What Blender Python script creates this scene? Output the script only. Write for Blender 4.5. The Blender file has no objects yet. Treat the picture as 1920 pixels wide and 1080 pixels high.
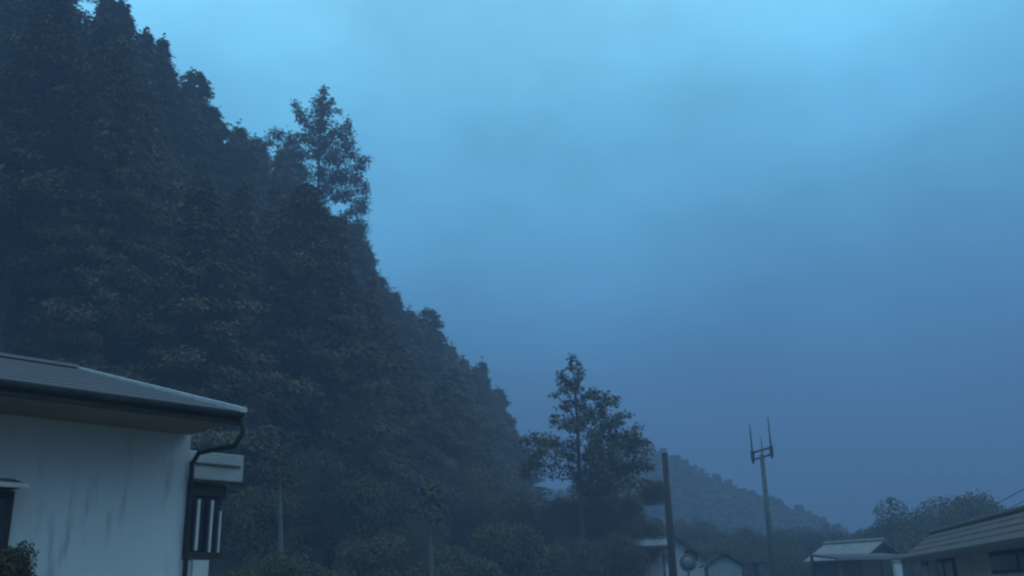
import bpy, math, random
import numpy as np
from mathutils import Vector, Matrix
random.seed(7); rng = np.random.default_rng(7)
S = bpy.context.scene
COL = S.collection

# ---------------------------------------------------------------- camera
F_PX, PITCH, ROLL, CAM = 1800.0, math.radians(17.9), math.radians(-1.4), Vector((0, 0, 2.4))
cd = bpy.data.cameras.new('camera'); cam = bpy.data.objects.new('camera', cd); COL.objects.link(cam)
ROT = Matrix.Rotation(math.pi/2 + PITCH, 4, 'X') @ Matrix.Rotation(ROLL, 4, 'Z')
cam.matrix_world = Matrix.Translation(CAM) @ ROT
cd.sensor_width = 36; cd.lens = 36*F_PX/1920; cd.clip_end = 5000; cd.clip_start = .05
S.camera = cam

# ---------------------------------------------------------------- dawn sky, overcast: brighter towards the zenith
SUN_EL, SUN_AZ = math.radians(24), math.radians(122)
w = bpy.data.worlds.new('World'); S.world = w; w.use_nodes = True
nt = w.node_tree; nt.nodes.clear(); N = nt.nodes.new; L = nt.links.new
out = N('ShaderNodeOutputWorld'); bg = N('ShaderNodeBackground'); L(bg.outputs[0], out.inputs[0])
sky = N('ShaderNodeTexSky'); sky.sky_type = 'NISHITA'; sky.sun_disc = False
sky.sun_elevation = SUN_EL; sky.sun_rotation = SUN_AZ; sky.air_density = 2; sky.ozone_density = 4
tc = N('ShaderNodeTexCoord'); sep = N('ShaderNodeSeparateXYZ'); L(tc.outputs['Generated'], sep.inputs[0])
ramp = N('ShaderNodeValToRGB'); cr = ramp.color_ramp
cr.elements[0].position = 0; cr.elements[0].color = (.022, .080, .20, 1)
cr.elements[1].position = 1; cr.elements[1].color = (1.02, 1.52, 2.05, 1)
for p, c in ((.12, (.036, .15, .35)), (.30, (.140, .57, 1.04)), (.45, (.25, .92, 1.45)), (.58, (.41, 1.18, 1.68))):
    e = cr.elements.new(p); e.color = (*c, 1)
L(sep.outputs['Z'], ramp.inputs[0])
mp = N('ShaderNodeMapping'); mp.inputs['Scale'].default_value = (1, 1, 1.5); L(tc.outputs['Generated'], mp.inputs[0])
nz = N('ShaderNodeTexNoise'); nz.inputs['Scale'].default_value = 3.0; nz.inputs['Detail'].default_value = 6
nz.inputs['Roughness'].default_value = .5; L(mp.outputs[0], nz.inputs['Vector'])
mr = N('ShaderNodeMapRange'); mr.inputs[1].default_value = .3; mr.inputs[2].default_value = .7
mr.inputs[3].default_value = .74; mr.inputs[4].default_value = 1.26; L(nz.outputs[0], mr.inputs[0])
mul = N('ShaderNodeMix'); mul.data_type = 'RGBA'; mul.blend_type = 'MULTIPLY'; mul.inputs[0].default_value = 1
L(ramp.outputs[0], mul.inputs[6]); L(mr.outputs[0], mul.inputs[7])
nsc = N('ShaderNodeMix'); nsc.data_type = 'RGBA'; nsc.blend_type = 'MULTIPLY'; nsc.inputs[0].default_value = 1
L(sky.outputs[0], nsc.inputs[6]); nsc.inputs[7].default_value = (.06, .06, .06, 1)
mx = N('ShaderNodeMix'); mx.data_type = 'RGBA'; mx.inputs[0].default_value = .93
L(nsc.outputs[2], mx.inputs[6]); L(mul.outputs[2], mx.inputs[7])
L(mx.outputs[2], bg.inputs[0]); bg.inputs[1].default_value = 1.0
sl = bpy.data.lights.new('sun', 'SUN'); sl.energy = .15; sl.angle = math.radians(40); sl.color = (1, .80, .66)
so = bpy.data.objects.new('sun', sl); COL.objects.link(so)
so.rotation_euler = (math.pi/2 - SUN_EL, 0, math.pi - SUN_AZ)

# ---------------------------------------------------------------- exposure and render settings
vs = S.view_settings; vs.view_transform = 'Standard'; vs.look = 'None'; vs.exposure = 0; vs.gamma = 1
vs.use_curve_mapping = False
S.cycles.volume_bounces = 1; S.cycles.max_bounces = 6; S.cycles.use_denoising = True
S.cycles.pixel_filter_type = 'BLACKMAN_HARRIS'; S.cycles.filter_width = 2.4     # soft lens of a small fixed camera

# ---------------------------------------------------------------- helpers
def ray(px, py): return ROT.to_3x3() @ Vector(((px-960)/F_PX, -(py-540)/F_PX, -1))
def at(px, py, Y): d = ray(px, py); return CAM + d*(Y/d.y)
def proj(p):
    q = ROT.to_3x3().transposed() @ (Vector(p)-CAM)
    return 960 - F_PX*q.x/q.z, 540 + F_PX*q.y/q.z
def tag(o, label=None, cat=None, group=None, kind=None):
    for k, v in (('label', label), ('category', cat), ('group', group), ('kind', kind)):
        if v: o[k] = v
    return o
def empty(name, loc=(0, 0, 0), rz=0.0):
    o = bpy.data.objects.new(name, None); COL.objects.link(o); o.location = loc; o.rotation_euler = (0, 0, rz)
    o.empty_display_size = .2
    return o
def mesh_obj(name, me, m, parent=None):
    o = bpy.data.objects.new(name, me); COL.objects.link(o); o.parent = parent
    if m and not me.materials: me.materials.append(m)
    return o
def np_mesh(name, V, Fc, smooth=False):
    V = np.asarray(V, np.float32); Fc = np.asarray(Fc, np.int32)
    me = bpy.data.meshes.new(name); k = Fc.shape[1]
    me.vertices.add(len(V)); me.vertices.foreach_set('co', V.ravel())
    me.loops.add(Fc.size); me.loops.foreach_set('vertex_index', Fc.ravel())
    me.polygons.add(len(Fc)); me.polygons.foreach_set('loop_start', np.arange(len(Fc), dtype=np.int32)*k)
    me.polygons.foreach_set('loop_total', np.full(len(Fc), k, np.int32))
    if smooth: me.polygons.foreach_set('use_smooth', np.ones(len(Fc), bool))
    me.update(calc_edges=True)
    return me
class MB:
    """collects simple solids; build() links them as one mesh"""
    def __init__(s): s.v = []; s.f = []
    def add(s, v, f):
        n = len(s.v); s.v += [tuple(p) for p in v]; s.f += [tuple(i+n for i in q) for q in f]; return s
    def box(s, x0, x1, y0, y1, z0, z1, b=0.0):
        v = [(x, y, z) for z in (z0, z1) for y in (y0, y1) for x in (x0, x1)]
        return s.add(v, [(0, 2, 3, 1), (4, 5, 7, 6), (0, 1, 5, 4), (2, 6, 7, 3), (0, 4, 6, 2), (1, 3, 7, 5)])
    def prism(s, pts, d):
        """extrude polygon pts (3d, in order) by vector d"""
        n = len(pts); P = [Vector(p) for p in pts]; D = Vector(d)
        v = P + [p + D for p in P]
        return s.add(v, [tuple(range(n))[::-1], tuple(range(n, 2*n))] + [(i, (i+1) % n, n+(i+1) % n, n+i) for i in range(n)])
    def tube(s, pts, radii, n=10, cap=True):
        P = [Vector(p) for p in pts]; base = len(s.v); ref = None
        if not hasattr(radii, '__len__'): radii = [radii]*len(P)
        for i, p in enumerate(P):
            t = (P[min(i+1, len(P)-1)] - P[max(i-1, 0)]).normalized()
            a = t.cross(Vector((0, 0, 1)) if abs(t.z) < .9 else Vector((1, 0, 0))).normalized() if ref is None else (ref - t*ref.dot(t)).normalized()
            ref = a; b = t.cross(a)
            for k in range(n):
                q = 2*math.pi*k/n; s.v.append(tuple(p + (a*math.cos(q) + b*math.sin(q))*radii[i]))
        for i in range(len(P)-1):
            for k in range(n):
                a0 = base+i*n; s.f.append((a0+k, a0+(k+1) % n, a0+n+(k+1) % n, a0+n+k))
        if cap:
            s.f.append(tuple(base+k for k in range(n))[::-1]); s.f.append(tuple(base+(len(P)-1)*n+k for k in range(n)))
        return s
    def build(s, name, m, parent=None, bevel=0.0, smooth=False):
        me = bpy.data.meshes.new(name); me.from_pydata(s.v, [], s.f); me.update()
        if smooth:
            for p in me.polygons: p.use_smooth = True
        o = mesh_obj(name, me, m, parent)
        if bevel:
            bv = o.modifiers.new('bevel', 'BEVEL'); bv.width = bevel; bv.segments = 2; bv.limit_method = 'ANGLE'
        return o

def mat(name, c1, c2=None, scale=4.0, rough=.8, bump=0.0, stretch=(1, 1, 1), spec=.3, rnd=0.0, detail=6, metal=0.0, trans=0.0):
    m = bpy.data.materials.new(name); m.use_nodes = True
    n = m.node_tree; b = n.nodes['Principled BSDF']; lk = n.links.new
    b.inputs['Roughness'].default_value = rough; b.inputs['Specular IOR Level'].default_value = spec
    b.inputs['Metallic'].default_value = metal
    t = n.nodes.new('ShaderNodeTexCoord'); mp = n.nodes.new('ShaderNodeMapping'); mp.inputs['Scale'].default_value = stretch
    lk(t.outputs['Object'], mp.inputs[0])
    nz = n.nodes.new('ShaderNodeTexNoise'); nz.inputs['Scale'].default_value = scale; nz.inputs['Detail'].default_value = detail
    lk(mp.outputs[0], nz.inputs['Vector'])
    r = n.nodes.new('ShaderNodeValToRGB'); r.color_ramp.elements[0].position = .32; r.color_ramp.elements[1].position = .68
    r.color_ramp.elements[0].color = (*c1, 1); r.color_ramp.elements[1].color = (*(c2 or c1), 1)
    lk(nz.outputs[0], r.inputs[0]); col = r.outputs[0]
    if rnd:
        oi = n.nodes.new('ShaderNodeObjectInfo'); mrg = n.nodes.new('ShaderNodeMapRange')
        mrg.inputs[3].default_value = 1-rnd; mrg.inputs[4].default_value = 1+rnd; lk(oi.outputs['Random'], mrg.inputs[0])
        mm = n.nodes.new('ShaderNodeMix'); mm.data_type = 'RGBA'; mm.blend_type = 'MULTIPLY'; mm.inputs[0].default_value = 1
        lk(col, mm.inputs[6]); lk(mrg.outputs[0], mm.inputs[7]); col = mm.outputs[2]
    lk(col, b.inputs['Base Color'])
    if bump:
        bp = n.nodes.new('ShaderNodeBump'); bp.inputs['Strength'].default_value = bump; bp.inputs['Distance'].default_value = .02
        lk(nz.outputs[0], bp.inputs['Height']); lk(bp.outputs[0], b.inputs['Normal'])
    return m

M = {}
M['grass'] = mat('grass_ground', (.060, .054, .034), (.095, .086, .055), .35, .95, .3)
M['needle'] = mat('cedar_foliage', (.110, .086, .042), (.165, .128, .066), .6, .9, rnd=.2, spec=.05)
M['broad'] = mat('broadleaf_foliage', (.082, .074, .032), (.145, .122, .058), 1.0, .85, rnd=.15, spec=.08)
M['brownleaf'] = mat('brown_shrub_foliage', (.085, .060, .035), (.16, .115, .065), 3, .8, rnd=.1, spec=.2)
M['bark'] = mat('bark', (.05, .035, .025), (.11, .08, .055), 3, .95, .6, (4, 4, .5))
M['palebark'] = mat('pale_bark', (.10, .09, .08), (.17, .15, .135), 3, .9, .4, (4, 4, .6))
M['woodpole'] = mat('dark_wood_pole', (.035, .027, .022), (.075, .055, .04), 4, .9, .5, (5, 5, .4))
M['steel'] = mat('galvanised_steel', (.07, .07, .07), (.13, .125, .12), 6, .55, .1, metal=.3)
M['darksteel'] = mat('dark_steel', (.045, .045, .045), (.08, .075, .07), 8, .85, spec=.1)
M['cable'] = mat('cable_sheath', (.03, .03, .03), (.04, .04, .04), 8, .6)
M['roofmetal'] = mat('painted_roof_sheet', (.068, .060, .064), (.11, .098, .10), 5, .75, .15, (.5, 6, 6), spec=.2)
M['verge'] = mat('highlit_verge_cap', (.50, .48, .45), (.62, .60, .56), 6, .4)  # pale tone puts the bright highlight of the rake edge into the colour
M['fascia'] = mat('dark_fascia_board', (.055, .045, .038), (.10, .08, .065), 5, .8, .2, (1, 8, 8))
M['soffit'] = mat('soffit_board', (.30, .23, .17), (.40, .31, .23), 3, .85, .1, (1, 6, 6))
M['panel'] = mat('weathered_panel', (.34, .32, .30), (.50, .47, .43), 3, .8, .1)
M['whitepaint'] = mat('white_paint', (.62, .58, .53), (.78, .74, .68), 6, .6)
M['glass'] = mat('dark_window_glass', (.018, .018, .02), (.03, .03, .034), 2, .12, spec=.5)
M['darkwood'] = mat('dark_window_wood', (.035, .028, .024), (.07, .052, .04), 5, .8, .2, (6, 6, 1))
M['brownhood'] = mat('brown_hood_sheet', (.10, .07, .045), (.17, .12, .08), 5, .6)
M['tile'] = mat('brown_roof_tile', (.075, .060, .052), (.13, .105, .09), 4, .8, .2)
M['paletile'] = mat('weathered_roof_sheet', (.19, .18, .17), (.27, .255, .24), 4, .7, .1)
M['concrete'] = mat('concrete', (.25, .24, .22), (.36, .34, .32), 5, .9, .3)
M['mirror'] = mat('convex_mirror', (.20, .20, .20), (.26, .26, .26), 2, .55, metal=.8)
M['orange'] = mat('faded_mirror_rim', (.16, .14, .13), (.22, .19, .17), 5, .6)

def stucco(name, base, stain):
    """cream render with fine grain and a few rain streaks below the eaves and sills"""
    m = mat(name, tuple(c*.93 for c in base), base, 1.3, .92, 0)
    n = m.node_tree; b = n.nodes['Principled BSDF']; lk = n.links.new
    col = b.inputs['Base Color'].links[0].from_socket
    t = n.nodes.new('ShaderNodeTexCoord')
    def noise(sc, st, det):
        mp = n.nodes.new('ShaderNodeMapping'); mp.inputs['Scale'].default_value = st; lk(t.outputs['Object'], mp.inputs[0])
        z = n.nodes.new('ShaderNodeTexNoise'); z.inputs['Scale'].default_value = sc; z.inputs['Detail'].default_value = det
        lk(mp.outputs[0], z.inputs['Vector']); return z.outputs[0]
    a = noise(7.5, (1, 1, .16), 4); c = noise(1.4, (1, 1, 1), 2)
    r1 = n.nodes.new('ShaderNodeMapRange'); r1.inputs[1].default_value = .53; r1.inputs[2].default_value = .66; lk(a, r1.inputs[0])
    r2 = n.nodes.new('ShaderNodeMapRange'); r2.inputs[1].default_value = .45; r2.inputs[2].default_value = .62; lk(c, r2.inputs[0])
    mu = n.nodes.new('ShaderNodeMath'); mu.operation = 'MULTIPLY'; lk(r1.outputs[0], mu.inputs[0]); lk(r2.outputs[0], mu.inputs[1])
    mu2 = n.nodes.new('ShaderNodeMath'); mu2.operation = 'MULTIPLY'; mu2.inputs[1].default_value = .75; lk(mu.outputs[0], mu2.inputs[0])
    mm = n.nodes.new('ShaderNodeMix'); mm.data_type = 'RGBA'; lk(mu2.outputs[0], mm.inputs[0]); lk(col, mm.inputs[6])
    mm.inputs[7].default_value = (*stain, 1); lk(mm.outputs[2], b.inputs['Base Color'])
    bp = n.nodes.new('ShaderNodeBump'); bp.inputs['Strength'].default_value = .35; bp.inputs['Distance'].default_value = .01
    lk(noise(60, (1, 1, 1), 4), bp.inputs['Height']); lk(bp.outputs[0], b.inputs['Normal'])
    return m
M['stucco'] = stucco('cream_render', (.80, .74, .71), (.36, .33, .31))

# ---------------------------------------------------------------- terrain
def toe(y):
    return np.interp(y, [-200, 10, 20, 40, 66, 95, 140, 260, 600], [-24, -24, -14, -6, -1.5, -1.5, -8, -10, -10])
def sp(d, k=3.0): return k*np.log1p(np.exp(np.clip(d/k, -30, 30)))
def hgt(x, y):
    x = np.asarray(x, float); y = np.asarray(y, float)
    d = sp(toe(y)-x) ; h = 1.15*d; h = 40*np.tanh(h/40)
    far = np.clip(33 - np.abs(x-20)*np.where(x > 20, .62, 1.1), 0, 44)*np.exp(-((y-178)/42)**2)
    far2 = 56*np.exp(-((x-235)/170)**2 - ((y-520)/80)**2)
    far3 = 15*np.exp(-((x-125)/48)**2 - ((y-290)/60)**2)
    lump = .5*np.sin(x*.21+1)*np.sin(y*.17) + .35*np.sin(x*.5+y*.33)
    return h + np.maximum(np.maximum(far, far2), far3)*(1-np.exp(-np.maximum(y-100, 0)/50)) + lump*np.clip(d/6, 0, 1)*1.5
def hz(x, y): return float(hgt(x, y))
xs = np.concatenate([np.linspace(-320, -62, 30), np.linspace(-60, 60, 81), np.linspace(64, 560, 60)])
ys = np.concatenate([np.linspace(-120, -4, 16), np.linspace(0, 120, 81), np.linspace(124, 640, 80)])
X, Y = np.meshgrid(xs, ys); Z = hgt(X, Y)
V = np.stack([X.ravel(), Y.ravel(), Z.ravel()], 1); nx = len(xs); ny = len(ys)
I = (np.arange(ny-1)[:, None]*nx + np.arange(nx-1)[None]).ravel()
ground = mesh_obj('ground', np_mesh('ground', V, np.stack([I, I+1, I+nx+1, I+nx], 1), True), M['grass'])
tag(ground, kind='structure')

# ---------------------------------------------------------------- foliage
def unit(a): return a/np.maximum(np.linalg.norm(a, axis=1, keepdims=True), 1e-6)
def sprays(P, D, ln, wd, droop=.35, r=rng):
    """one bent, pointed leaf spray per point: base, two shoulders, raised middle, drooping tip"""
    n = len(P); D = unit(D)
    up = unit(np.tile([[0, 0, 1.]], (n, 1)) + r.normal(0, .45, (n, 3)))
    side = unit(np.cross(D, up)); nor = np.cross(side, D)
    ln = np.broadcast_to(np.asarray(ln, float), (n,))[:, None]; wd = np.broadcast_to(np.asarray(wd, float), (n,))[:, None]
    base = P; mid = P + D*ln*.5 + nor*ln*.10
    Lh = P + D*ln*.42 + side*wd*.5 - nor*ln*.05; Rh = P + D*ln*.46 - side*wd*.5 - nor*ln*.05
    tip = P + D*ln - np.array([[0, 0, 1.]])*ln*droop
    V = np.stack([base, Lh, mid, Rh, tip], 1).reshape(-1, 3); o = np.arange(n)*5
    Fc = np.stack([np.stack([o+a, o+b, o+c], 1) for a, b, c in ((0, 2, 1), (0, 3, 2), (1, 2, 4), (2, 3, 4))], 1).reshape(-1, 3)
    return V, Fc
def conifer_mesh(H, Rr, seed, nb=1.0, z0=.12, sharp=.75):
    r = np.random.default_rng(seed); P = []; D = []; Ls = []
    tr = MB(); bend = r.normal(0, .25, 2)
    tk = [(bend[0]*math.sin(t*2.2), bend[1]*math.sin(t*1.7), H*t) for t in np.linspace(0, .97, 8)]
    tr.tube(tk, [.018*H*(1-t)+.02 for t in np.linspace(0, .97, 8)], 8)
    z = H*z0; lob = r.uniform(0, 6.28, 4)
    while z < H*.985:
        t = z/H; prof = min(1, (t-z0+.08)/.16)*(1-t)**sharp*1.25
        k = int(r.integers(5, 8)*nb); a0 = r.uniform(0, 6.28)
        for j in range(k):
            az = a0 + j*6.283/k + r.normal(0, .25)
            ll = Rr*prof*r.uniform(.5, 1.35)*(1+.22*math.sin(2*az+lob[0]+z*.7)+.15*math.sin(3*az+lob[1]-z*1.1)) + .10
            dr = r.uniform(.12, .38); rad = np.array([math.cos(az), math.sin(az), 0])
            bx, by = bend[0]*math.sin(t*2.2), bend[1]*math.sin(t*1.7)
            def pt(s): return np.array([bx, by, z]) + rad*ll*s + np.array([0, 0, ll*(.42*s*(1-t*.3) - dr*1.6*s*s)])
            if ll > .8: tr.tube([pt(0), pt(.5), pt(.92)], [.012*ll+.015, .009*ll+.01, .006], 4, False)
            m = int(6+ll*68)
            ss = r.uniform(.15, 1, m)**.65
            base = np.array([pt(s) for s in ss]) + r.normal(0, 1, (m, 3))*np.array([.20, .20, .13])*(.4+ll*.22)
            dd = rad[None]*.9 + r.normal(0, .55, (m, 3)) + np.array([[0, 0, .1]])
            P.append(base); D.append(dd); Ls.append(r.uniform(.15, .31, m))
        z += .42*r.uniform(.7, 1.3)*(1.15 - .45*t)
    m = 22; P.append(np.stack([r.normal(0, .05, m), r.normal(0, .05, m), r.uniform(H*.93, H*1.01, m)], 1) + np.array([[bend[0]*.8, bend[1]*.98, 0]]))
    D.append(r.normal(0, .5, (m, 3)) + np.array([[0, 0, 1.]])); Ls.append(np.full(m, .32))
    P = np.concatenate(P); D = np.concatenate(D); Ls = np.concatenate(Ls)
    Vv, Fc = sprays(P, D, Ls, Ls*r.uniform(.30, .52, len(Ls)), .45, r)
    tm = bpy.data.meshes.new('trunk'); tm.from_pydata(tr.v, [], tr.f); tm.update(); tm.materials.append(M['bark'])
    cm = np_mesh('crown', Vv, Fc); cm.materials.append(M['needle'])
    return tm, cm, H
CON = [conifer_mesh(18, 3.0, 11, sharp=1.0), conifer_mesh(20, 2.8, 12, sharp=1.15), conifer_mesh(17, 3.2, 13, sharp=.8),
       conifer_mesh(22, 3.2, 14, z0=.2, sharp=1.05), conifer_mesh(16, 2.7, 15, sharp=1.25)]
def tree(name, meshes, loc, h, wide, rz, label, cat, group=None):
    tm, cm, H = meshes; e = empty(name, loc, rz); s = h/H; e.scale = (s*wide, s*wide, s)
    mesh_obj('trunk', tm, None, e); mesh_obj('crown', cm, None, e)
    return tag(e, label, cat, group)

# skyline of the wooded slope, as the photograph shows it, and the distance at which each stretch stands
SKX = [-300, 120, 198, 205, 245, 268, 300, 350, 385, 415, 428, 460, 490, 530, 575, 640, 684, 692, 720, 770, 815, 845, 870, 900, 930, 952, 966, 985, 1010]
SKY = [-420, -140, -10, 40, 14, 62, 72, 118, 180, 236, 258, 240, 268, 262, 300, 330, 405, 450, 520, 555, 610, 645, 672, 678, 735, 790, 870, 960, 1040]
def skyline(px): return float(np.interp(px, SKX, SKY))
def depth(px): return float(np.interp(px, [-300, 200, 420, 600, 700, 820, 960], [34, 44, 54, 62, 66, 73, 86]))
GF = 'conifers of the dense forest on the left hillside'
sky_tips = [(192, -30, 'conifer cut by the top edge of the picture where the forest skyline starts'),
            (242, 12, 'conifer with a bushy tip highest on the forest skyline'),
            (296, 70, 'conifer on the steep skyline just right of the bushy highest tip'),
            (345, 116, None), (376, 168, None), (408, 226, None),
            (459, 236, 'small pointed conifer tip left of the tallest skyline tree'),
            (500, 264, 'rounded conifer at the left foot of the tallest skyline tree'),
            (560, 300, None), (660, 420, None), (688, 450, 'conifer directly below the right side of the tallest skyline tree'), (716, 515, None), (748, 545, None), (782, 572, None), (812, 612, None),
            (843, 643, 'conifer with a narrow tip midway down the forest skyline'),
            (872, 675, None), (902, 676, 'conifer with a pointed tip near the lower end of the skyline'),
            (928, 722, None), (948, 782, 'low conifer at the steep lower end of the skyline, above the loose leafy tree'),
            (960, 850, None), (-60, -260, None), (60, -180, None), (130, -110, None)]
TREES = []
mids = [((a[0]+b[0])/2, max(a[1], b[1])*.5+(a[1]+b[1])*.25+random.uniform(2, 12), None) for a, b in zip(sky_tips[:20], sky_tips[1:21])]
mids += [(430, 262, None), (476, 266, None), (524, 268, None), (545, 292, None), (322, 100, None), (270, 66, None)]
for i, (px, py, lab) in enumerate(sky_tips + mids):
    Yd = depth(px) + random.uniform(-2, 2); p = at(px, py, Yd); g = hz(p.x, p.y)
    h = p.z - g + .4
    TREES.append((p.x, p.y))
    tree('conifer_tree', CON[(1, 0, 3, 2, 4)[i % 5]], (p.x, p.y, g-.4), h, random.uniform(1.05, 1.3)*min(1.35, 19/h), random.uniform(0, 6.28),
         lab or 'dark conifer on the forest skyline, one of a close row down the slope', 'tree', 'conifers along the forest skyline')
def zone(px, py, y):
    if px < 300: return 'dark conifer of the nearest forest stand rising above the white house roof' if y < 50 else 'dark conifer high on the hillside behind the stand above the white house'
    if px < 520: return 'dark conifer in the forest between the white house and the tallest skyline tree' if y < 55 else 'dark conifer on the slope left of the tallest skyline tree'
    if px < 720: return 'dark conifer in the forest directly below the tallest skyline tree'
    return 'dark conifer in the lowest right-hand part of the forest beside the loose leafy tree'
ORD = ['first', 'second', 'third', 'fourth', 'fifth', 'sixth', 'seventh', 'eighth', 'ninth']
cnt = 0
for yy in np.arange(33, 96, 4.0):
    for xx in np.arange(-46, 3, 3.8):
        x = xx + random.uniform(-1.5, 1.5); y = yy + random.uniform(-1.6, 1.6)
        if x > float(toe(y)) - .5: continue
        g = hz(x, y); h = random.uniform(14, 20)
        if min((x-a)**2 + (y-b)**2 for a, b in TREES) < 7: continue
        ok = False
        for _ in range(6):
            tx, ty = proj((x, y, g+h)); lim = skyline(tx) + 8 + 1800*.9/y
            if ty > lim: ok = True; break
            h *= .86
        if not ok or h < 6.5: continue
        bx, by = proj((x, y, g))
        if tx < -330 or bx < -420 or ty > 1150: continue
        TREES.append((x, y)); cnt += 1
        tree('conifer_tree', CON[random.choice((0, 2, 3, 2, 1))], (x, y, g-.4), h+.4, random.uniform(1.0, 1.3)*min(1.35, 17/h), random.uniform(0, 6.28),
             zone(tx, ty, y), 'tree', GF)
print('forest trees', cnt)

# ---- trees built clump by clump
def clump_tree(name, Yd, trunk, clumps, leafm, leaf_px, limb_from, label, cat, r0, needle=False, dens=2.4, seed=3, trunkm='bark'):
    """trunk and clumps are read at distance Yd; clumps get their own depth around the trunk"""
    r = np.random.default_rng(seed); k = Yd/F_PX*1.05
    T = [at(px, py, Yd) for px, py in trunk]; b = T[0]; g = hz(b.x, b.y)
    e = empty(name, (b.x, b.y, g)); O = Vector((b.x, b.y, g))
    tr = MB(); pts = [Vector((b.x, b.y, g-.3))] + T; n = len(pts)
    tr.tube([p-O for p in pts], [r0*(1-.9*i/(n-1)) for i in range(n)], 9)
    P = []; D = []; Ls = []
    for (px, py, rx, ry) in clumps:
        spread = max(0.2, min(1.0, (py-trunk[-1][1])/160))
        dy = r.uniform(-1.6, 1.6)*spread
        c = at(px, py, Yd+dy); R3 = np.array([rx*k, rx*k*1.1, ry*k])*1.06
        j = min(limb_from, key=lambda q: abs(q[0]-px)*.6 + abs(q[1]-py-24) + (200 if q[1] < py-4 else 0))
        a = at(j[0], j[1], Yd); m1 = a.lerp(c, .55) + Vector((0, 0, -.12*(c-a).length*.4))
        tr.tube([a-O, m1-O, c-O], [r0*.14, r0*.09, r0*.04], 5, False)
        m = int(dens*2.3*math.pi*rx*ry/(leaf_px**2*.42)) + 5
        q = np.clip(r.normal(0, .52, (m, 3)), -1.35, 1.35)
        pc = np.array(c-O)[None] + q*R3[None]
        nl = m//4; tt = r.uniform(.35, 1, (nl, 1))          # foliage carried along the limb itself
        pc[:nl] = np.array(a-O)[None]*(1-tt) + np.array(c-O)[None]*tt + r.normal(0, .35, (nl, 3))*R3[None]*.8
        P.append(pc); D.append(q*.8 + r.normal(0, .6, (m, 3)) + np.array([[0, 0, .05]]))
        Ls.append(r.uniform(.7, 1.35, m)*leaf_px*k)
    P = np.concatenate(P); D = np.concatenate(D); Ls = np.concatenate(Ls)
    Vv, Fc = sprays(P, D, Ls, Ls*(r.uniform(.35, .6, len(Ls)) if needle else r.uniform(.6, .95, len(Ls))), .35 if needle else .25, r)
    tr.build('trunk', M[trunkm], e, smooth=True)
    mesh_obj('crown', np_mesh('crown', Vv, Fc), M[leafm], e)
    return tag(e, label, cat)
big = [(607,170,6,8),(600,188,12,8),(622,190,6,5),(604,205,17,11),(634,208,7,3),(552,194,4,6),(559,209,8,8),(570,226,11,10),(600,230,22,13),
       (627,246,9,5),(652,230,6,9),(645,250,17,10),(579,256,18,11),(610,266,20,13),(650,270,14,11),(520,252,17,7),(503,266,10,7),(545,263,15,9),
       (545,285,22,12),(594,286,12,9),(630,296,22,12),(664,291,13,7),(684,299,10,5),(676,311,12,8),(604,320,12,11),(640,330,22,14),(668,336,11,13),
       (612,350,17,12),(648,364,20,13),(684,354,7,13),(679,384,11,16),(660,398,10,7),(555,312,24,15),(560,342,26,15),(525,310,22,14),(606,392,12,8),
       (570,372,26,14),(540,345,24,18),(580,405,28,14),(615,425,30,14),(650,432,28,14),(675,425,12,14),(560,430,30,16),(620,455,34,16),(660,462,26,14)]
clump_tree('conifer_tree', 62, [(592,600),(592,480),(596,380),(598,300),(602,220),(606,168)], big, 'needle', 6.0,
           [(592,480),(594,430),(596,380),(597,340),(598,300),(600,260),(602,220),(604,195)],
           'tallest conifer breaking the forest skyline, ragged crown with sky showing through', 'tree', .20, True, 5.0, 5)
mid = [(1072,673,7,6),(1073,688,8,4),(1086,682,4,3),(1053,700,6,5),(1090,695,5,6),(1049,711,4,4),(1060,712,6,7),(1085,708,8,8),(1074,716,6,6),(1058,729,12,7),(1081,726,9,7),(1038,740,9,3),
       (1100,742,10,5),(1113,738,9,8),(1060,760,12,6),(1088,760,14,7),(1135,744,10,9),(1152,752,7,6),(1157,746,4,3),(1125,760,10,6),(1104,772,12,8),(1130,774,10,8),(1039,787,9,8),
       (1065,793,18,10),(1085,792,10,8),(1106,785,17,6),(1140,795,18,9),(1167,777,13,4),(1160,789,11,8),(1120,815,22,14),(1150,818,18,14),(1175,818,12,10),
       (1194,800,8,4),(1190,812,6,8),(1196,827,10,10),(1209,828,6,4),(1212,847,7,4),(1186,843,12,9),(1140,848,26,17),(1110,848,18,17),(1075,830,10,7),
       (1030,828,18,10),(1005,825,15,11),(984,824,8,5),(1010,845,17,8),(1050,845,12,7),(1070,852,10,8),(1205,868,13,9),(1218,876,6,5),(1190,873,11,10),
       (1160,880,22,15),(1120,884,22,16),(1086,886,18,14),(1042,868,9,6),(1002,866,17,11),(984,882,13,13),(1066,873,5,4),(1180,905,20,12),(1140,912,26,14),(1100,915,24,12)]
clump_tree('leafy_tree', 45, [(1091,1010),(1089,940),(1086,880),(1084,820),(1081,770),(1078,725),(1072,680)], mid, 'broad', 5.6,
           [(1090,960),(1089,930),(1088,900),(1087,870),(1085,840),(1084,815),(1082,790),(1081,765),(1079,735),(1075,700),(1105,905),(1118,850),(1125,800),(1130,765),(1150,880),(1175,850)],
           'loose leafy tree with airy tiers of leaves standing alone before the foggy hill', 'tree', .16, False, 2.8, 8)

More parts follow.
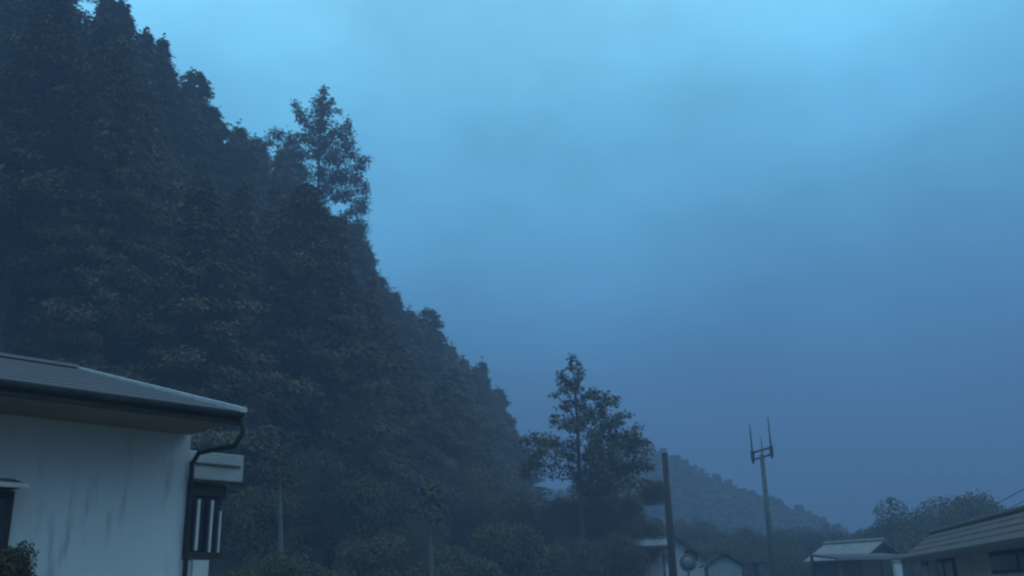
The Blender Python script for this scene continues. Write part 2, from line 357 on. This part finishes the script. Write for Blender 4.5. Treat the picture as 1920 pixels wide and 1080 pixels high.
# ---- shrubs and broadleaf trees along the foot of the slope
def bush_mesh(seed, n=2600, leaf=.2, lobes=12):
    r = np.random.default_rng(seed); P = []; D = []
    for i in range(lobes):
        az = r.uniform(0, 6.28); rr = r.uniform(.15, .62); c = np.array([math.cos(az)*rr, math.sin(az)*rr, r.uniform(.22, .74)])
        rad = r.uniform(.22, .36)*(1.1 - .4*c[2]); m = n//lobes
        q = unit(r.normal(0, 1, (m, 3)))*(r.uniform(0, 1, (m, 1))**.35)
        P.append(c[None] + q*rad*np.array([[1, 1, .85]])); D.append(q + r.normal(0, .6, (m, 3)))
    m = n//6; q = np.stack([r.normal(0, .3, m), r.normal(0, .3, m), r.uniform(0, .4, m)], 1); P.append(q); D.append(unit(q)+r.normal(0, .5, (m, 3)))
    P = np.concatenate(P); D = np.concatenate(D); P[:, 2] = np.maximum(P[:, 2], .02)
    ln = r.uniform(.6, 1.3, len(P))*leaf
    Vv, Fc = sprays(P, D, ln, ln*r.uniform(.5, .85, len(P)), .3, r)
    tr = MB()
    for i in range(5):
        az = i*1.26 + r.normal(0, .3); d = Vector((math.cos(az), math.sin(az), 0))
        tr.tube([(0, 0, -.05), d*.12 + Vector((0, 0, .25)), d*r.uniform(.3, .5) + Vector((0, 0, r.uniform(.5, .75)))], [.035, .022, .006], 6, False)
    tm = bpy.data.meshes.new('stem'); tm.from_pydata(tr.v, [], tr.f); tm.update(); tm.materials.append(M['bark'])
    return tm, np_mesh('foliage', Vv, Fc)
BM = [bush_mesh(s, 15000, .052, 30) for s in (21, 22, 23)]
BM += [bush_mesh(s, 42000, .030, 44) for s in (24, 25, 26)]          # finer leaves for the tree-sized crowns
for _, c in BM: c.materials.append(M['broad'])
def bush(name, k, p, wid, h, label, cat='shrub', group=None, parts=('trunk', 'crown')):
    sx = wid/2/.82; sz = min(h, sx*1.35); k = k % 3 + (3 if wid > 3.4 else 0)
    e = empty(name, (p[0], p[1], hz(p[0], p[1])-.05), random.uniform(0, 6.28)); e.scale = (sx, sx, sz)
    a = mesh_obj(parts[0], BM[k][0], None, e); a.scale.z = h/sz
    c = mesh_obj(parts[1], BM[k][1], None, e); c.location.z = h/sz - 1
    return tag(e, label, cat, group)
def bush_px(name, i, px, py, Yd, wpx, label, cat='shrub', group=None):
    p = at(px, py, Yd); g = hz(p.x, p.y)
    return bush(name, i, (p.x, p.y), wpx*Yd/F_PX, p.z-g, label, cat, group)
for i, (px, py, Yd, wp, lab) in enumerate([
        (640, 725, 40, 190, 'round broadleaf tree, the palest green crown at the foot of the dark forest'),
        (560, 830, 36, 200, 'broadleaf tree right of the white house, below the palest green crown'),
        (690, 885, 36, 170, 'low broadleaf tree below and right of the palest green crown'),
        (830, 850, 52, 230, 'broadleaf tree at the forest edge left of the loose leafy tree'),
        (920, 900, 50, 180, 'broad dark tree touching the left side of the loose leafy tree'),
        (500, 905, 30, 150, 'dark broadleaf tree just beyond the barred window of the white house')]):
    bush_px('broadleaf_tree', i, px, py, Yd, wp, lab, 'tree')
for i, (px, py, Yd, wp) in enumerate([(430, 1050, 22, 130), (520, 1022, 26, 140), (610, 1045, 28, 170), (700, 985, 31, 150), (755, 950, 38, 170), (800, 1040, 33, 150),
                                      (870, 1005, 36, 160), (950, 965, 38, 150)]):
    bush_px('shrub', i, px, py, Yd, wp, ORD[i] + ' dark shrub right of the white house in the undergrowth below the forest', 'shrub', 'undergrowth shrubs below the left forest')
for i, (px, py, Yd, wp) in enumerate([(1000, 930, 47, 150), (1040, 1000, 40, 180), (1075, 905, 48, 170), (1120, 985, 41, 190), (1150, 905, 48, 170), (1195, 960, 46, 110)]):
    bush_px('shrub', i+1, px, py, Yd, wp, ORD[i] + ' shrub from the left in the thicket under the loose leafy tree', 'shrub', 'thicket below the loose leafy tree')
bush_px('shrub', 2, 1222, 893, 50, 60, 'small shrub just left of the plain dark pole, right of the loose leafy tree')
for i, (px, py, Yd, wp) in enumerate([(1300, 965, 75, 130), (1330, 1000, 62, 120), (1365, 980, 72, 130), (1400, 1010, 60, 130), (1440, 985, 70, 130), (1475, 1015, 58, 130), (1510, 975, 72, 140), (1530, 1030, 55, 100), (1580, 985, 70, 120)]):
    bush_px('shrub', i, px, py, Yd, wp, ORD[i] + ' dim shrub right of the plain dark pole in the valley hedge row', 'shrub', 'dim hedge row in the valley')
bush_px('broadleaf_tree', 1, 1755, 905, 60, 270, 'broad dome-shaped dark tree behind the tiled house on the right', 'tree')
bush_px('broadleaf_tree', 2, 1655, 965, 62, 130, 'low dark tree above the small pale-roofed shed', 'tree')
bush_px('broadleaf_tree', 0, 1870, 945, 58, 160, 'dark tree at the right edge between the dome-shaped tree and the tiled roof', 'tree')

# two slim pale-stemmed trees before the forest
def pale_tree(px, top, Yd, label, seed):
    cl = [(px+random.uniform(-14, 14), top-k*13+random.uniform(-6, 6), 16-k, 9) for k in range(6)]
    return clump_tree('slender_tree', Yd, [(px, 1075), (px-1, (1075+top)/2), (px-2, top), (px-2, top-60)], cl, 'broad', 7,
                      [(px-1, top+10), (px-2, top-20), (px-2, top-50)], label, 'tree', .11, False, 1.6, seed, 'palebark')
pale_tree(527, 905, 27, 'slender tree with a pale straight trunk beyond the white house', 31)
pale_tree(808, 965, 32, 'slender pale-trunked tree halfway between white house and loose leafy tree', 32)

# far wood on the misty hills: reads as one mass
def low_conifer(r):
    Vs = []; Fs = []; n = 0; k = 26
    for lv in range(9):
        t = lv/9; R0 = .24*(1-t)**.8+.02
        az = r.uniform(0, 6.28, k)
        a = np.stack([np.cos(az)*R0*.2, np.sin(az)*R0*.2, np.full(k, .12+t*.85)+r.normal(0, .02, k)], 1)
        d = np.stack([np.cos(az), np.sin(az), r.normal(-.1, .35, k)], 1)
        Vv, Fc = sprays(a, d, R0*r.uniform(.7, 1.2, k), .11, .3, r); Vs.append(Vv); Fs.append(Fc+n); n += len(Vv)
    return np.concatenate(Vs), np.concatenate(Fs)
LC = [low_conifer(np.random.default_rng(s)) for s in (41, 42, 43)]
def wood(name, pts, label):
    Vs = []; Fs = []; n = 0
    for i, (x, y) in enumerate(pts):
        Vv, Fc = LC[i % 3]; h = rng.uniform(4.5, 7); wv = rng.uniform(1.1, 1.7); a = rng.uniform(0, 6.28)
        c, s = math.cos(a), math.sin(a)
        q = np.stack([(Vv[:, 0]*c - Vv[:, 1]*s)*h*wv + x, (Vv[:, 0]*s + Vv[:, 1]*c)*h*wv + y, Vv[:, 2]*h + hz(x, y) - .8], 1)
        Vs.append(q); Fs.append(Fc+n); n += len(q)
    o = mesh_obj(name, np_mesh(name, np.concatenate(Vs), np.concatenate(Fs)), M['needle'])
    return tag(o, label, 'forest', kind='stuff')
pts = [(rng.uniform(-20, 85), rng.uniform(118, 190)) for _ in range(1300)]
wood('distant_wood', [p for p in pts if hz(*p) > 2.5], 'misty wood covering the hill behind the antenna pole')
pts = [(rng.uniform(70, 330), rng.uniform(240, 520)) for _ in range(1500)]
wood('distant_wood', [p for p in pts if hz(*p) > 5], 'faint wood on the farthest hill fading into the fog at right')

# ---------------------------------------------------------------- white house, left
HU = Vector((.673, .740, 0)).normalized(); HA = math.atan2(HU.y, HU.x)
EZ = 3.9                                    # eave height
def atz(px, py, z): d = ray(px, py); return CAM + d*((z-CAM.z)/d.z)
Ecor = atz(450, 795, EZ)                    # eave corner
OVF = .80                                  # overhang of the long eave
inn = Vector((-HU.y, HU.x, 0))              # into the house
best = None
for s in np.linspace(0, 1.6, 161):          # where the wall corner lies under the roof
    P = Ecor + inn*OVF - HU*s; e_ = abs(proj((P.x, P.y, 3.4))[0]-350)
    if best is None or e_ < best[0]: best = (e_, s, P)
OVS = best[1]; HP = Vector((best[2].x, best[2].y, 0))
print('house corner', HP, 'side overhang', OVS)
house = empty('house', HP, HA)
tag(house, 'white rendered house with low grey gable roof at the left edge', 'house')
HI = (Matrix.Translation(HP) @ Matrix.Rotation(HA, 4, 'Z')).inverted()
def on_wall(px, py, y=0.0):
    """point of the wall plane (house coordinates) seen at a pixel"""
    o = HI @ CAM; d = HI.to_3x3() @ ray(px, py); t = (y-o.y)/d.y; return o + d*t
LEN, DEP = 9.0, 4.6
best = None
for rk in np.linspace(1.5, 6, 181):         # ridge: where the rake reaches its top
    for SL in np.linspace(.1, .5, 81):
        P = Ecor + inn*rk + Vector((0, 0, .12+rk*SL)); a_ = proj(P); e_ = abs(a_[0]-146)+abs(a_[1]-690)
        if best is None or e_ < best[0]: best = (e_, rk, SL)
rk, SL = best[1], best[2]; YR = rk-OVF; DEP = 2*YR; print('ridge', rk, SL)
MB().box(-LEN, 0, 0, DEP, 0, EZ+.02).build('wall', M['stucco'], house)
MB().prism([(-.004, .3, EZ+.02), (-.004, DEP-.3, EZ+.02), (-.004, YR, EZ+.02+YR*SL*.95)], (-LEN+.01, 0, 0)).build('gable_wall', M['stucco'], house)
MB().box(-LEN-.04, .03, -.03, DEP+.03, -.3, .35).build('plinth', M['concrete'], house, .01)
ybk = 2*YR + OVF
soff = MB(); nb = 6
for i in range(nb):
    MB().box(-LEN, OVS-.05, -OVF+.04+i*(OVF-.05)/nb+.004, -OVF+.04+(i+1)*(OVF-.05)/nb-.004, EZ, EZ+.02).build('soffit_board', M['soffit'], house)
MB().box(.012, OVS-.05, .0, ybk-.1, EZ+.005, EZ+.022).build('soffit_board', M['soffit'], house)
MB().box(-LEN, OVS, -OVF-.02, -OVF+.03, EZ-.01, EZ+.10).build('fascia', M['fascia'], house, .005)
g = MB(); pr = []
for i in range(9): pr.append((-LEN, -OVF-.058+.035*math.cos(math.pi+i*math.pi/8), EZ+.08+.042*math.sin(math.pi+i*math.pi/8)))
for i in range(9): pr.append((-LEN, -OVF-.058+.029*math.cos(-i*math.pi/8), EZ+.08+.036*math.sin(-i*math.pi/8)))
g.prism(pr, (LEN+OVS-.02, 0, 0)).build('gutter', M['darksteel'], house)
# roof: overlapping sheets laid in courses, both slopes
def roof_pt(y): return EZ+.13 + (min(y, 2*YR-y)+OVF)*SL
nc = 9
for side in (0, 1):
    for i in range(nc):
        a = -OVF-.05 + (rk+.05)*i/nc; b_ = -OVF-.05 + (rk+.05)*(i+1)/nc + .03
        za = EZ+.115 + (a+OVF)*SL + .001; zb = EZ+.115 + (b_+OVF)*SL - .003
        q = [(-LEN-.1, a, za), (-LEN-.1, b_, zb), (-LEN-.1, b_, zb-.015), (-LEN-.1, a, za-.02)]
        if side: q = [(x, 2*YR-y, z) for x, y, z in q][::-1]
        MB().prism(q, (LEN+.1+OVS-.03, 0, 0)).build('roof_course', M['roofmetal'], house)
zr = EZ+.115 + rk*SL
rd = MB().prism([(-LEN-.1, YR-.13, zr-.02), (-LEN-.1, YR, zr+.045), (-LEN-.1, YR+.13, zr-.02), (-LEN-.1, YR, zr+.01)], (LEN+.1+OVS, 0, 0)).build('ridge_cap', M['roofmetal'], house)
for side in (0, 1):
    q = [(OVS-.045, -OVF-.06, EZ+.135), (OVS-.045, YR, zr+.022), (OVS-.045, YR, zr-.02), (OVS-.045, -OVF-.06, EZ+.095)]
    v2 = [(OVS-.045, -OVF-.02, EZ+.095), (OVS-.045, YR, zr-.022), (OVS-.045, YR, zr-.15), (OVS-.045, -OVF-.02, EZ-.01)]
    if side: q = [(x, 2*YR-y, z) for x, y, z in q][::-1]; v2 = [(x, 2*YR-y, z) for x, y, z in v2][::-1]
    MB().prism(q, (.07, 0, 0)).build('verge_cap', M['verge'], house)
    MB().prism(v2, (.04, 0, 0)).build('bargeboard', M['fascia'], house)
# downpipe: from the gutter end back under the eave to the wall corner, then down
d0 = on_wall(444, 836, -OVF+.02); d1 = on_wall(364, 853, -.06)
MB().tube([(d0.x, -OVF-.058, EZ+.03), (d0.x, -OVF-.06, d0.z+.1), (d0.x-.02, -OVF+.03, d0.z), (d1.x+.03, -.09, d1.z+.02), (d1.x, -.035, d1.z-.08), (.05, -.025, 1.2), (.05, -.025, .1)],
          .023, 10).build('downpipe', M['darksteel'], house, smooth=True)
# closed bay on the gable side: panelled head, barred window, pale apron
c0 = on_wall(362, 850, .45); c1 = on_wall(455, 905, .45)
bx0, bx1, bz1, bz0 = .0, c1.x, EZ-.06, c1.z
bay = MB().box(.002, bx1, .45, 2.4, bz0, bz1).build('bay_head', M['panel'], house, .01)
MB().box(.05, bx1-.04, .435, .45, bz0+.14, bz0+.16).build('panel_batten', M['fascia'], bay)
MB().box(.03, bx1+.01, .43, .46, bz0-.03, bz0-.002).build('panel_batten', M['darkwood'], bay)
w0 = on_wall(418, 960, .5); w1 = on_wall(400, 1042, .5)
win = MB().box(.002, w0.x, .56, 2.3, w1.z, bz0-.032).build('side_window', M['glass'], house)
MB().box(.002, w0.x+.03, .50, .56, w1.z-.02, w1.z+.03).build('window_sill', M['darkwood'], win)
MB().box(.002, w0.x+.02, .50, .56, bz0-.15, bz0-.034).build('window_head', M['darkwood'], win)
for (px, pyt, pyb, ww) in ((370, 936, 1032, .026), (395, 938, 1037, .022), (411, 958, 1036, .015)):
    t_ = on_wall(px, (pyt+pyb)/2, .5)
    zt = on_wall(px, pyt, .5).z; zb = on_wall(px, pyb, .5).z
    MB().box(t_.x-ww/2, t_.x+ww/2, .49, .515, max(zb, w1.z+.031), zt).build('window_bar', M['whitepaint'], win)
a0 = on_wall(386, 1060, .5)
ap = MB().box(.004, a0.x-.17, .46, 2.2, 0, w1.z-.05).build('bay_apron', M['panel'], house)
MB().box(a0.x-.165, a0.x, .45, 2.2, 0, w1.z-.045).build('apron_panel', M['whitepaint'], house)
# hooded window at the frame's left edge
h0 = on_wall(53, 908, -.3); wl = on_wall(20, 950)
wf = MB().box(h0.x-1.9, wl.x, -.05, -.003, h0.z-1.15, h0.z-.03).build('window', M['darkwood'], house)
MB().box(h0.x-1.82, wl.x-.06, -.062, -.051, h0.z-1.08, h0.z-.10).build('window_pane', M['glass'], wf)
MB().box(h0.x-.95, h0.x-.90, -.075, -.063, h0.z-1.08, h0.z-.10).build('window_stile', M['darkwood'], wf)
hd = MB().prism([(h0.x-2.0, -.003, h0.z+.07), (h0.x-2.0, -.30, h0.z+.0), (h0.x-2.0, -.30, h0.z-.02), (h0.x-2.0, -.003, h0.z-.02)], (2.0, 0, 0)).build('window_hood', M['brownhood'], wf, .004)
MB().box(h0.x-2.01, h0.x+.005, -.315, -.301, h0.z-.03, h0.z+.006).build('hood_edge', M['whitepaint'], hd)
# brown shrub below the hooded window
BS = bush_mesh(27, 14000, .055, 26); BS[1].materials.append(M['brownleaf'])
sp0 = (Matrix.Translation(HP) @ Matrix.Rotation(HA, 4, 'Z')) @ Vector((on_wall(-14, 1050, -.42).x, -.42, 0))
zt = at(8, 1000, sp0.y).z
e = empty('shrub', sp0, 1.1); e.scale = (.38, .38, .52)
a_ = mesh_obj('stem', BS[0], None, e); a_.scale.z = zt/.52
b_ = mesh_obj('foliage', BS[1], None, e); b_.location.z = zt/.52-1
tag(e, 'brown clipped shrub beneath the hooded window of the white house', 'shrub')

# ---------------------------------------------------------------- poles
p = at(1246, 852, 35); g = hz(p.x, p.y)
pole = empty('utility_pole', (p.x, p.y, g)); tag(pole, 'plain dark wooden pole without wires right of the loose leafy tree', 'pole')
H = p.z-g
MB().tube([(0, 0, -.3), (0, 0, H*.5), (0, 0, H)], [.17, .135, .10], 14).build('shaft', M['woodpole'], pole, smooth=True)
MB().tube([(0, 0, H-.005), (0, 0, H+.05)], [.112, .085], 14).build('cap', M['darksteel'], pole)
MB().tube([(0, 0, H-.55), (0, 0, H-.50)], [.113, .113], 14).build('band', M['darksteel'], pole)

pa = at(1428, 852, 45); g = hz(pa.x, pa.y); ap_ = empty('antenna_pole', (pa.x, pa.y, g))
tag(ap_, 'slim grey pole topped by a two-armed frame with three upright rods', 'antenna')
H = pa.z-g; O = Vector((pa.x, pa.y, g)); ku = 45/F_PX
MB().tube([(0, 0, -.3), (0, 0, H*.5), (0, 0, H)], [.15, .125, .10], 14).build('shaft', M['steel'], ap_, smooth=True)
# the frame is turned: its right end is nearer
al = at(1411, 853, 45.8)-O; ar = at(1446, 842, 44.2)-O
zc = H-.06
dirv = Vector((ar.x-al.x, ar.y-al.y, 0)); 
def arm(zl, zr_): 
    a = Vector((al.x, al.y, zl)); b_ = Vector((ar.x, ar.y, zr_)); 
    return MB().tube([a, b_], .045, 8).build('crossarm', M['darksteel'], ap_)
zt_l, zt_r = (at(1411, 849, 45.8)-O).z, (at(1446, 839, 44.2)-O).z
zb_l, zb_r = (at(1414, 862, 45.8)-O).z, (at(1446, 852, 44.2)-O).z
arm(zt_l, zt_r); arm(zb_l, zb_r)
for (bx, zlo, zhi, top) in ((al, zb_l-.18, zt_l+.08, (at(1408, 796, 45.8)-O)), (ar, zb_r-.18, zt_r+.08, (at(1440, 783, 44.2)-O))):
    br = MB().box(bx.x-.075, bx.x+.075, bx.y-.06, bx.y+.06, zlo+.1, zhi).build('rod_bracket', M['darksteel'], ap_, .01)
    MB().tube([(bx.x, bx.y, zlo), (bx.x, bx.y, zlo+.1)], .05, 8).build('bracket_foot', M['darksteel'], br)
    MB().tube([(bx.x, bx.y, zhi-.02), (bx.x*.99, bx.y*.99, top.z)], [.040, .030], 8).build('antenna_rod', M['steel'], ap_, smooth=True)
tm_ = at(1431, 820, 45)-O
MB().tube([(.04, 0, H-.05), (.05, 0, tm_.z)], [.028, .02], 8).build('antenna_rod', M['steel'], ap_, smooth=True)

# overhead wires at the right, running off into the fog between two poles
def service_pole(loc, h, label):
    e = empty('utility_pole', loc); tag(e, label, 'pole')
    MB().tube([(0, 0, -.3), (0, 0, h)], [.17, .11], 12).build('shaft', M['concrete'], e, smooth=True)
    MB().box(-.8, .8, -.05, .05, h-.5, h-.4).build('crossarm', M['steel'], e)
    for k in (-.7, 0, .7): MB().tube([(k, 0, h-.4), (k, 0, h-.28)], [.04, .03], 8).build('insulator', M['panel'], e)
    return e
q0 = at(2010, 890, 30); q1 = at(1640, 1000, 95)
z1 = 7.2
service_pole((q0.x, q0.y, hz(q0.x, q0.y)), q0.z+.28, 'concrete utility pole carrying the wires past the right edge')
service_pole((q1.x, q1.y, hz(q1.x, q1.y)), z1+.28, 'far concrete utility pole behind the trees where the wires end')
for k, lab in ((-.7, 'left'), (0, 'middle'), (.7, 'right')):
    a = Vector((q0.x+k, q0.y, q0.z-(0 if k else 0))); b_ = Vector((q1.x+k, q1.y, z1)); pts_ = []
    for i in range(25):
        t = i/24; c = a.lerp(b_, t); c.z -= 1.1*4*t*(1-t)*(1+.3*k); pts_.append(c)
    o = MB().tube(pts_, .014, 5).build('overhead_wire', M['cable'])
    tag(o, {'left': 'lowest-slung', 'middle': 'middle', 'right': 'topmost'}[{-.7: 'right', 0: 'middle', .7: 'left'}[k]] + ' of the three thin wires sagging in from the right edge', 'wire', 'overhead wires at the right edge')

# ---------------------------------------------------------------- houses in the valley
def frame(a, b):
    """house frame: local x along a->b, y to the left of it"""
    d = Vector((b.x-a.x, b.y-a.y, 0)); return math.atan2(d.y, d.x), d.length
def gable_roof(parent, x0, x1, y0, y1, ze, zr, m, tile=None, th=.06, cap=None):
    yr = (y0+y1)/2
    for s in (0, 1):
        q = [(x0, y0, ze), (x0, yr, zr), (x0, yr, zr-th), (x0, y0, ze-th)] if not s else [(x0, yr, zr), (x0, y1, ze), (x0, y1, ze-th), (x0, yr, zr-th)]
        r_ = MB().prism(q, (x1-x0, 0, 0)).build('roof_slope', m, parent)
        if tile:
            nrow = max(3, int(abs(yr-y0)/tile))
            for i in range(nrow):
                ya = (y0 if not s else y1) + (yr-(y0 if not s else y1))*i/nrow
                zz = ze + (zr-ze)*i/nrow; d = (1 if not s else -1)
                MB().box(x0-.02, x1+.02, min(ya, ya+d*.06), max(ya, ya+d*.06), zz+.004, zz+.035).build('tile_course', m, r_)
    MB().tube([(x0-.03, yr, zr+.03), (x1+.03, yr, zr+.03)], .09, 8).build('ridge_cap', cap or m, parent)
# right: tiled house, its long side towards the street
EA = atz(1690, 1046, 3.2); EB = atz(1925, 1005, 3.2)
ang, ln = frame(EA, EB); ln += 1.2
th_ = empty('house', (EA.x, EA.y, 0), ang)
tag(th_, 'low house with brown tiled roof and pale walls in the lower right corner', 'house')
THI = (Matrix.Translation((EA.x, EA.y, 0)) @ Matrix.Rotation(ang, 4, 'Z')).inverted()
def on_th(px, py, y):
    o = THI @ CAM; d = THI.to_3x3() @ ray(px, py); return o + d*((y-o.y)/d.y)
WY = .55
for i in range(4):                           # steep front slope in tile courses, then a shallow deck behind the crest
    y0_, y1_, z0_, z1_ = .22*i, .22*(i+1)+.03, 3.2+.155*i, 3.2+.155*(i+1)
    MB().prism([(0, y0_, z0_), (0, y1_, z1_), (0, y1_, z1_-.05), (0, y0_, z0_-.06)], (ln, 0, 0)).build('tile_course', M['tile'], th_)
MB().tube([(-.03, .9, 3.84), (ln, .9, 3.84)], .075, 8).build('ridge_cap', M['tile'], th_)
MB().prism([(0, .92, 3.80), (0, 4.6, 3.55), (0, 4.6, 3.2), (0, .92, 3.2)], (ln, 0, 0)).build('roof_deck', M['tile'], th_)
MB().box(.35, ln-.3, WY, 4.05, -.2, 3.16).build('wall', M['stucco'], th_)
MB().box(0.02, ln-.02, -.03, .03, 3.03, 3.14).build('fascia', M['fascia'], th_)
def opening(p0, p1, nm, zlo=None):
    a = on_th(*p0, WY); b_ = on_th(*p1, WY); x0, x1 = sorted((a.x, b_.x)); z1_ = a.z; z0_ = b_.z if zlo is None else zlo
    f = MB().box(x0, x1, WY-.06, WY-.004, z0_, z1_).build(nm, M['darkwood'], th_)
    MB().box(x0+.06, x1-.06, WY-.075, WY-.061, z0_+.06, z1_-.06).build('pane', M['glass'], f)
    MB().box((x0+x1)/2-.03, (x0+x1)/2+.03, WY-.09, WY-.076, z0_+.06, z1_-.06).build('stile', M['darkwood'], f)
opening((1756, 1040), (1795, 1075), 'door', .1)
opening((1856, 1018), (1985, 1068), 'window')
MB().box(.33, .45, WY-.05, WY-.003, 0, 3.0).build('corner_board', M['whitepaint'], th_)
sd = on_th(1735, 1058, WY)
MB().box(sd.x-.35, sd.x+.35, WY-.05, WY-.004, sd.z-.05, sd.z+.25).build('vent_panel', M['fascia'], th_)

# small shed with a pale roof left of the tiled house
def shed(name, loc, ang, lx, wy, ze, zr, wallm, roofm, label, parts=True):
    e = empty(name, loc, ang); tag(e, label, 'shed')
    MB().box(-lx/2+.25, lx/2-.25, -wy/2+.25, wy/2-.25, -.2, ze-.04).build('wall', wallm, e)
    MB().prism([(-lx/2+.26, -wy/2+.26, ze-.04), (-lx/2+.26, wy/2-.26, ze-.04), (-lx/2+.26, 0, zr-.12)], (lx-.52, 0, 0)).build('gable_wall', wallm, e)
    gable_roof(e, -lx/2, lx/2, -wy/2, wy/2, ze, zr, roofm, None, .05)
    return e
c = at(1600, 1015, 44)
sh = shed('shed', (c.x, c.y, 0), math.radians(128), 3.0, 3.4, 3.65, c.z-.05, M['darkwood'], M['paletile'], 'small shed with a pale sheet roof just left of the tiled house')
MB().box(-.5, .5, -1.46, -1.452, 0, 2.0).build('door', M['panel'], sh)
c = at(1615, 1050, 34)
lt = empty('carport', (c.x, c.y, 0), math.radians(10)); tag(lt, 'low carport with pale front edge below the small pale-roofed shed', 'carport')
MB().prism([(-1.4, -1, c.z), (-1.4, 1.2, c.z+.2), (-1.4, 1.2, c.z+.26), (-1.4, -1, c.z+.06)], (2.9, 0, 0)).build('roof', M['tile'], lt)
MB().box(-1.42, 1.52, -1.03, -1.0, c.z-.02, c.z+.08).build('front_edge', M['paletile'], lt)
for sx in (-1.3, 1.3):
    for sy in (-.9, 1.0): MB().tube([(sx, sy, -.1), (sx, sy, c.z+.0 if sy < 0 else c.z+.17)], .05, 8).build('post', M['steel'], lt)
c = at(1681, 1052, 30)
gp = empty('gate_post', (c.x, c.y, 0)); tag(gp, 'short pale post beside the left corner of the tiled house', 'post')
MB().box(-.10, .10, -.10, .10, -.1, c.z-.05).build('shaft', M['whitepaint'], gp, .01); MB().box(-.13, .13, -.13, .13, c.z-.048, c.z+.02).build('cap', M['concrete'], gp, .01)

# gabled cottage behind the plain pole
c = at(1264, 1001, 50); rz_ = c.z
ct = empty('cottage', (c.x, c.y, 0), math.radians(-12)); tag(ct, 'dim pale gabled cottage behind the foot of the plain dark pole', 'house')
MB().box(-2.1, 2.1, 0, 5, -.2, rz_-1.75).build('wall', M['stucco'], ct)
MB().prism([(-2.1, .01, rz_-1.75), (2.1, .01, rz_-1.75), (0, .01, rz_-.12)], (0, 4.98, 0)).build('gable_wall', M['stucco'], ct)
for s in (-1, 1):
    MB().prism([(0, -.25, rz_), (s*2.5, -.25, rz_-1.95), (s*2.5, -.25, rz_-2.03), (0, -.25, rz_-.09)], (0, 5.5, 0)).build('roof_slope', M['roofmetal'], ct)
    MB().prism([(0, -.30, rz_-.02), (s*2.5, -.30, rz_-1.97), (s*2.5, -.30, rz_-2.13), (0, -.30, rz_-.18)], (0, .045, 0)).build('bargeboard', M['fascia'], ct)
wn = MB().box(.42, 1.06, -.04, -.003, rz_-1.35, rz_-.80).build('window', M['darkwood'], ct)
MB().box(.48, 1.0, -.05, -.041, rz_-1.29, rz_-.86).build('pane', M['glass'], wn)
# lean-to with a pale roof sheet in front of it
c0 = at(1222, 1024, 44)
lo = empty('lean_to', (c0.x, c0.y, 0), math.radians(2)); tag(lo, 'lean-to shelter with a flat pale-blue roof sheet left of the plain dark pole', 'shelter')
MB().prism([(-.95, -.1, c0.z), (-.95, 1.6, c0.z+.5), (-.95, 1.6, c0.z+.54), (-.95, -.1, c0.z+.04)], (1.8, 0, 0)).build('roof', M['paletile'], lo)
MB().box(-.93, .83, -.08, -.04, c0.z-.10, c0.z-.003).build('fascia', M['fascia'], lo)
for sx in (-.85, .75):
    for sy in (0.0, 1.5): MB().box(sx-.05, sx+.05, sy-.03, sy+.07, -.1, c0.z+(.0 if sy < 1 else .42)).build('post', M['darkwood'], lo)
MB().box(-.8, .7, 1.42, 1.46, 0, c0.z+.3).build('back_wall', M['panel'], lo)
# low annex right of the cottage
c1 = at(1352, 1038, 47)
an = shed('annex', (c1.x, c1.y, 0), math.radians(84), 2.6, 2.0, c1.z-.55, c1.z, M['panel'], M['roofmetal'], 'low annex with dark roof right of the gabled cottage')
# convex road mirror
c2 = at(1290, 1056, 38)
mi = empty('road_mirror', (c2.x, c2.y, 0), 0); tag(mi, 'round road mirror on a post right of the plain dark pole', 'mirror')
MB().tube([(0, .06, -.1), (0, .06, c2.z+.1)], .04, 10).build('post', M['steel'], mi)
rim = MB(); dome = MB(); R = .30
ring = [(math.cos(i*2*math.pi/28), math.sin(i*2*math.pi/28)) for i in range(29)]
rim.tube([(x*R, 0, c2.z+z*R) for x, z in ring], .03, 6, False).build('rim', M['orange'], mi, smooth=True)
v = [(0, -.06, c2.z)]; f = []
for k in (.5, 1):
    for i in range(28): v.append((ring[i][0]*R*k, -.06*(1-k*k), c2.z+ring[i][1]*R*k))
for i in range(28):
    j = (i+1) % 28; f.append((0, 1+i, 1+j)); f.append((1+i, 29+i, 29+j, 1+j))
v.append((0, .03, c2.z)); f += [(57, 29+(i+1) % 28, 29+i) for i in range(28)]
dome.add(v, f).build('mirror_face', M['mirror'], mi, smooth=True)
# pale box hut by the antenna pole's foot
c3 = at(1425, 1056, 42)
hb = empty('cabinet', (c3.x, c3.y, 0), .3); tag(hb, 'pale equipment cabinet at the foot of the antenna pole', 'cabinet')
MB().box(-.22, .22, -.2, .2, 0, c3.z).build('body', M['steel'], hb, .01)
MB().box(-.26, .26, -.24, .24, c3.z+.002, c3.z+.05).build('lid', M['darksteel'], hb, .01)
MB().box(-.18, .18, -.215, -.203, c3.z-.9, c3.z-.1).build('door', M['steel'], hb)

# ---------------------------------------------------------------- haze
hm = bpy.data.materials.new('haze'); hm.use_nodes = True; n = hm.node_tree; n.nodes.clear()
o_ = n.nodes.new('ShaderNodeOutputMaterial'); pv = n.nodes.new('ShaderNodeVolumePrincipled')
pv.inputs['Color'].default_value = (.41, .475, .64, 1); pv.inputs['Density'].default_value = .0060; pv.inputs['Anisotropy'].default_value = .1
n.links.new(pv.outputs[0], o_.inputs['Volume'])
hzb = MB().box(-330, 570, -130, 650, -1.6, 72).build('haze', hm); tag(hzb, 'thin dawn mist filling the valley', 'mist', kind='stuff')
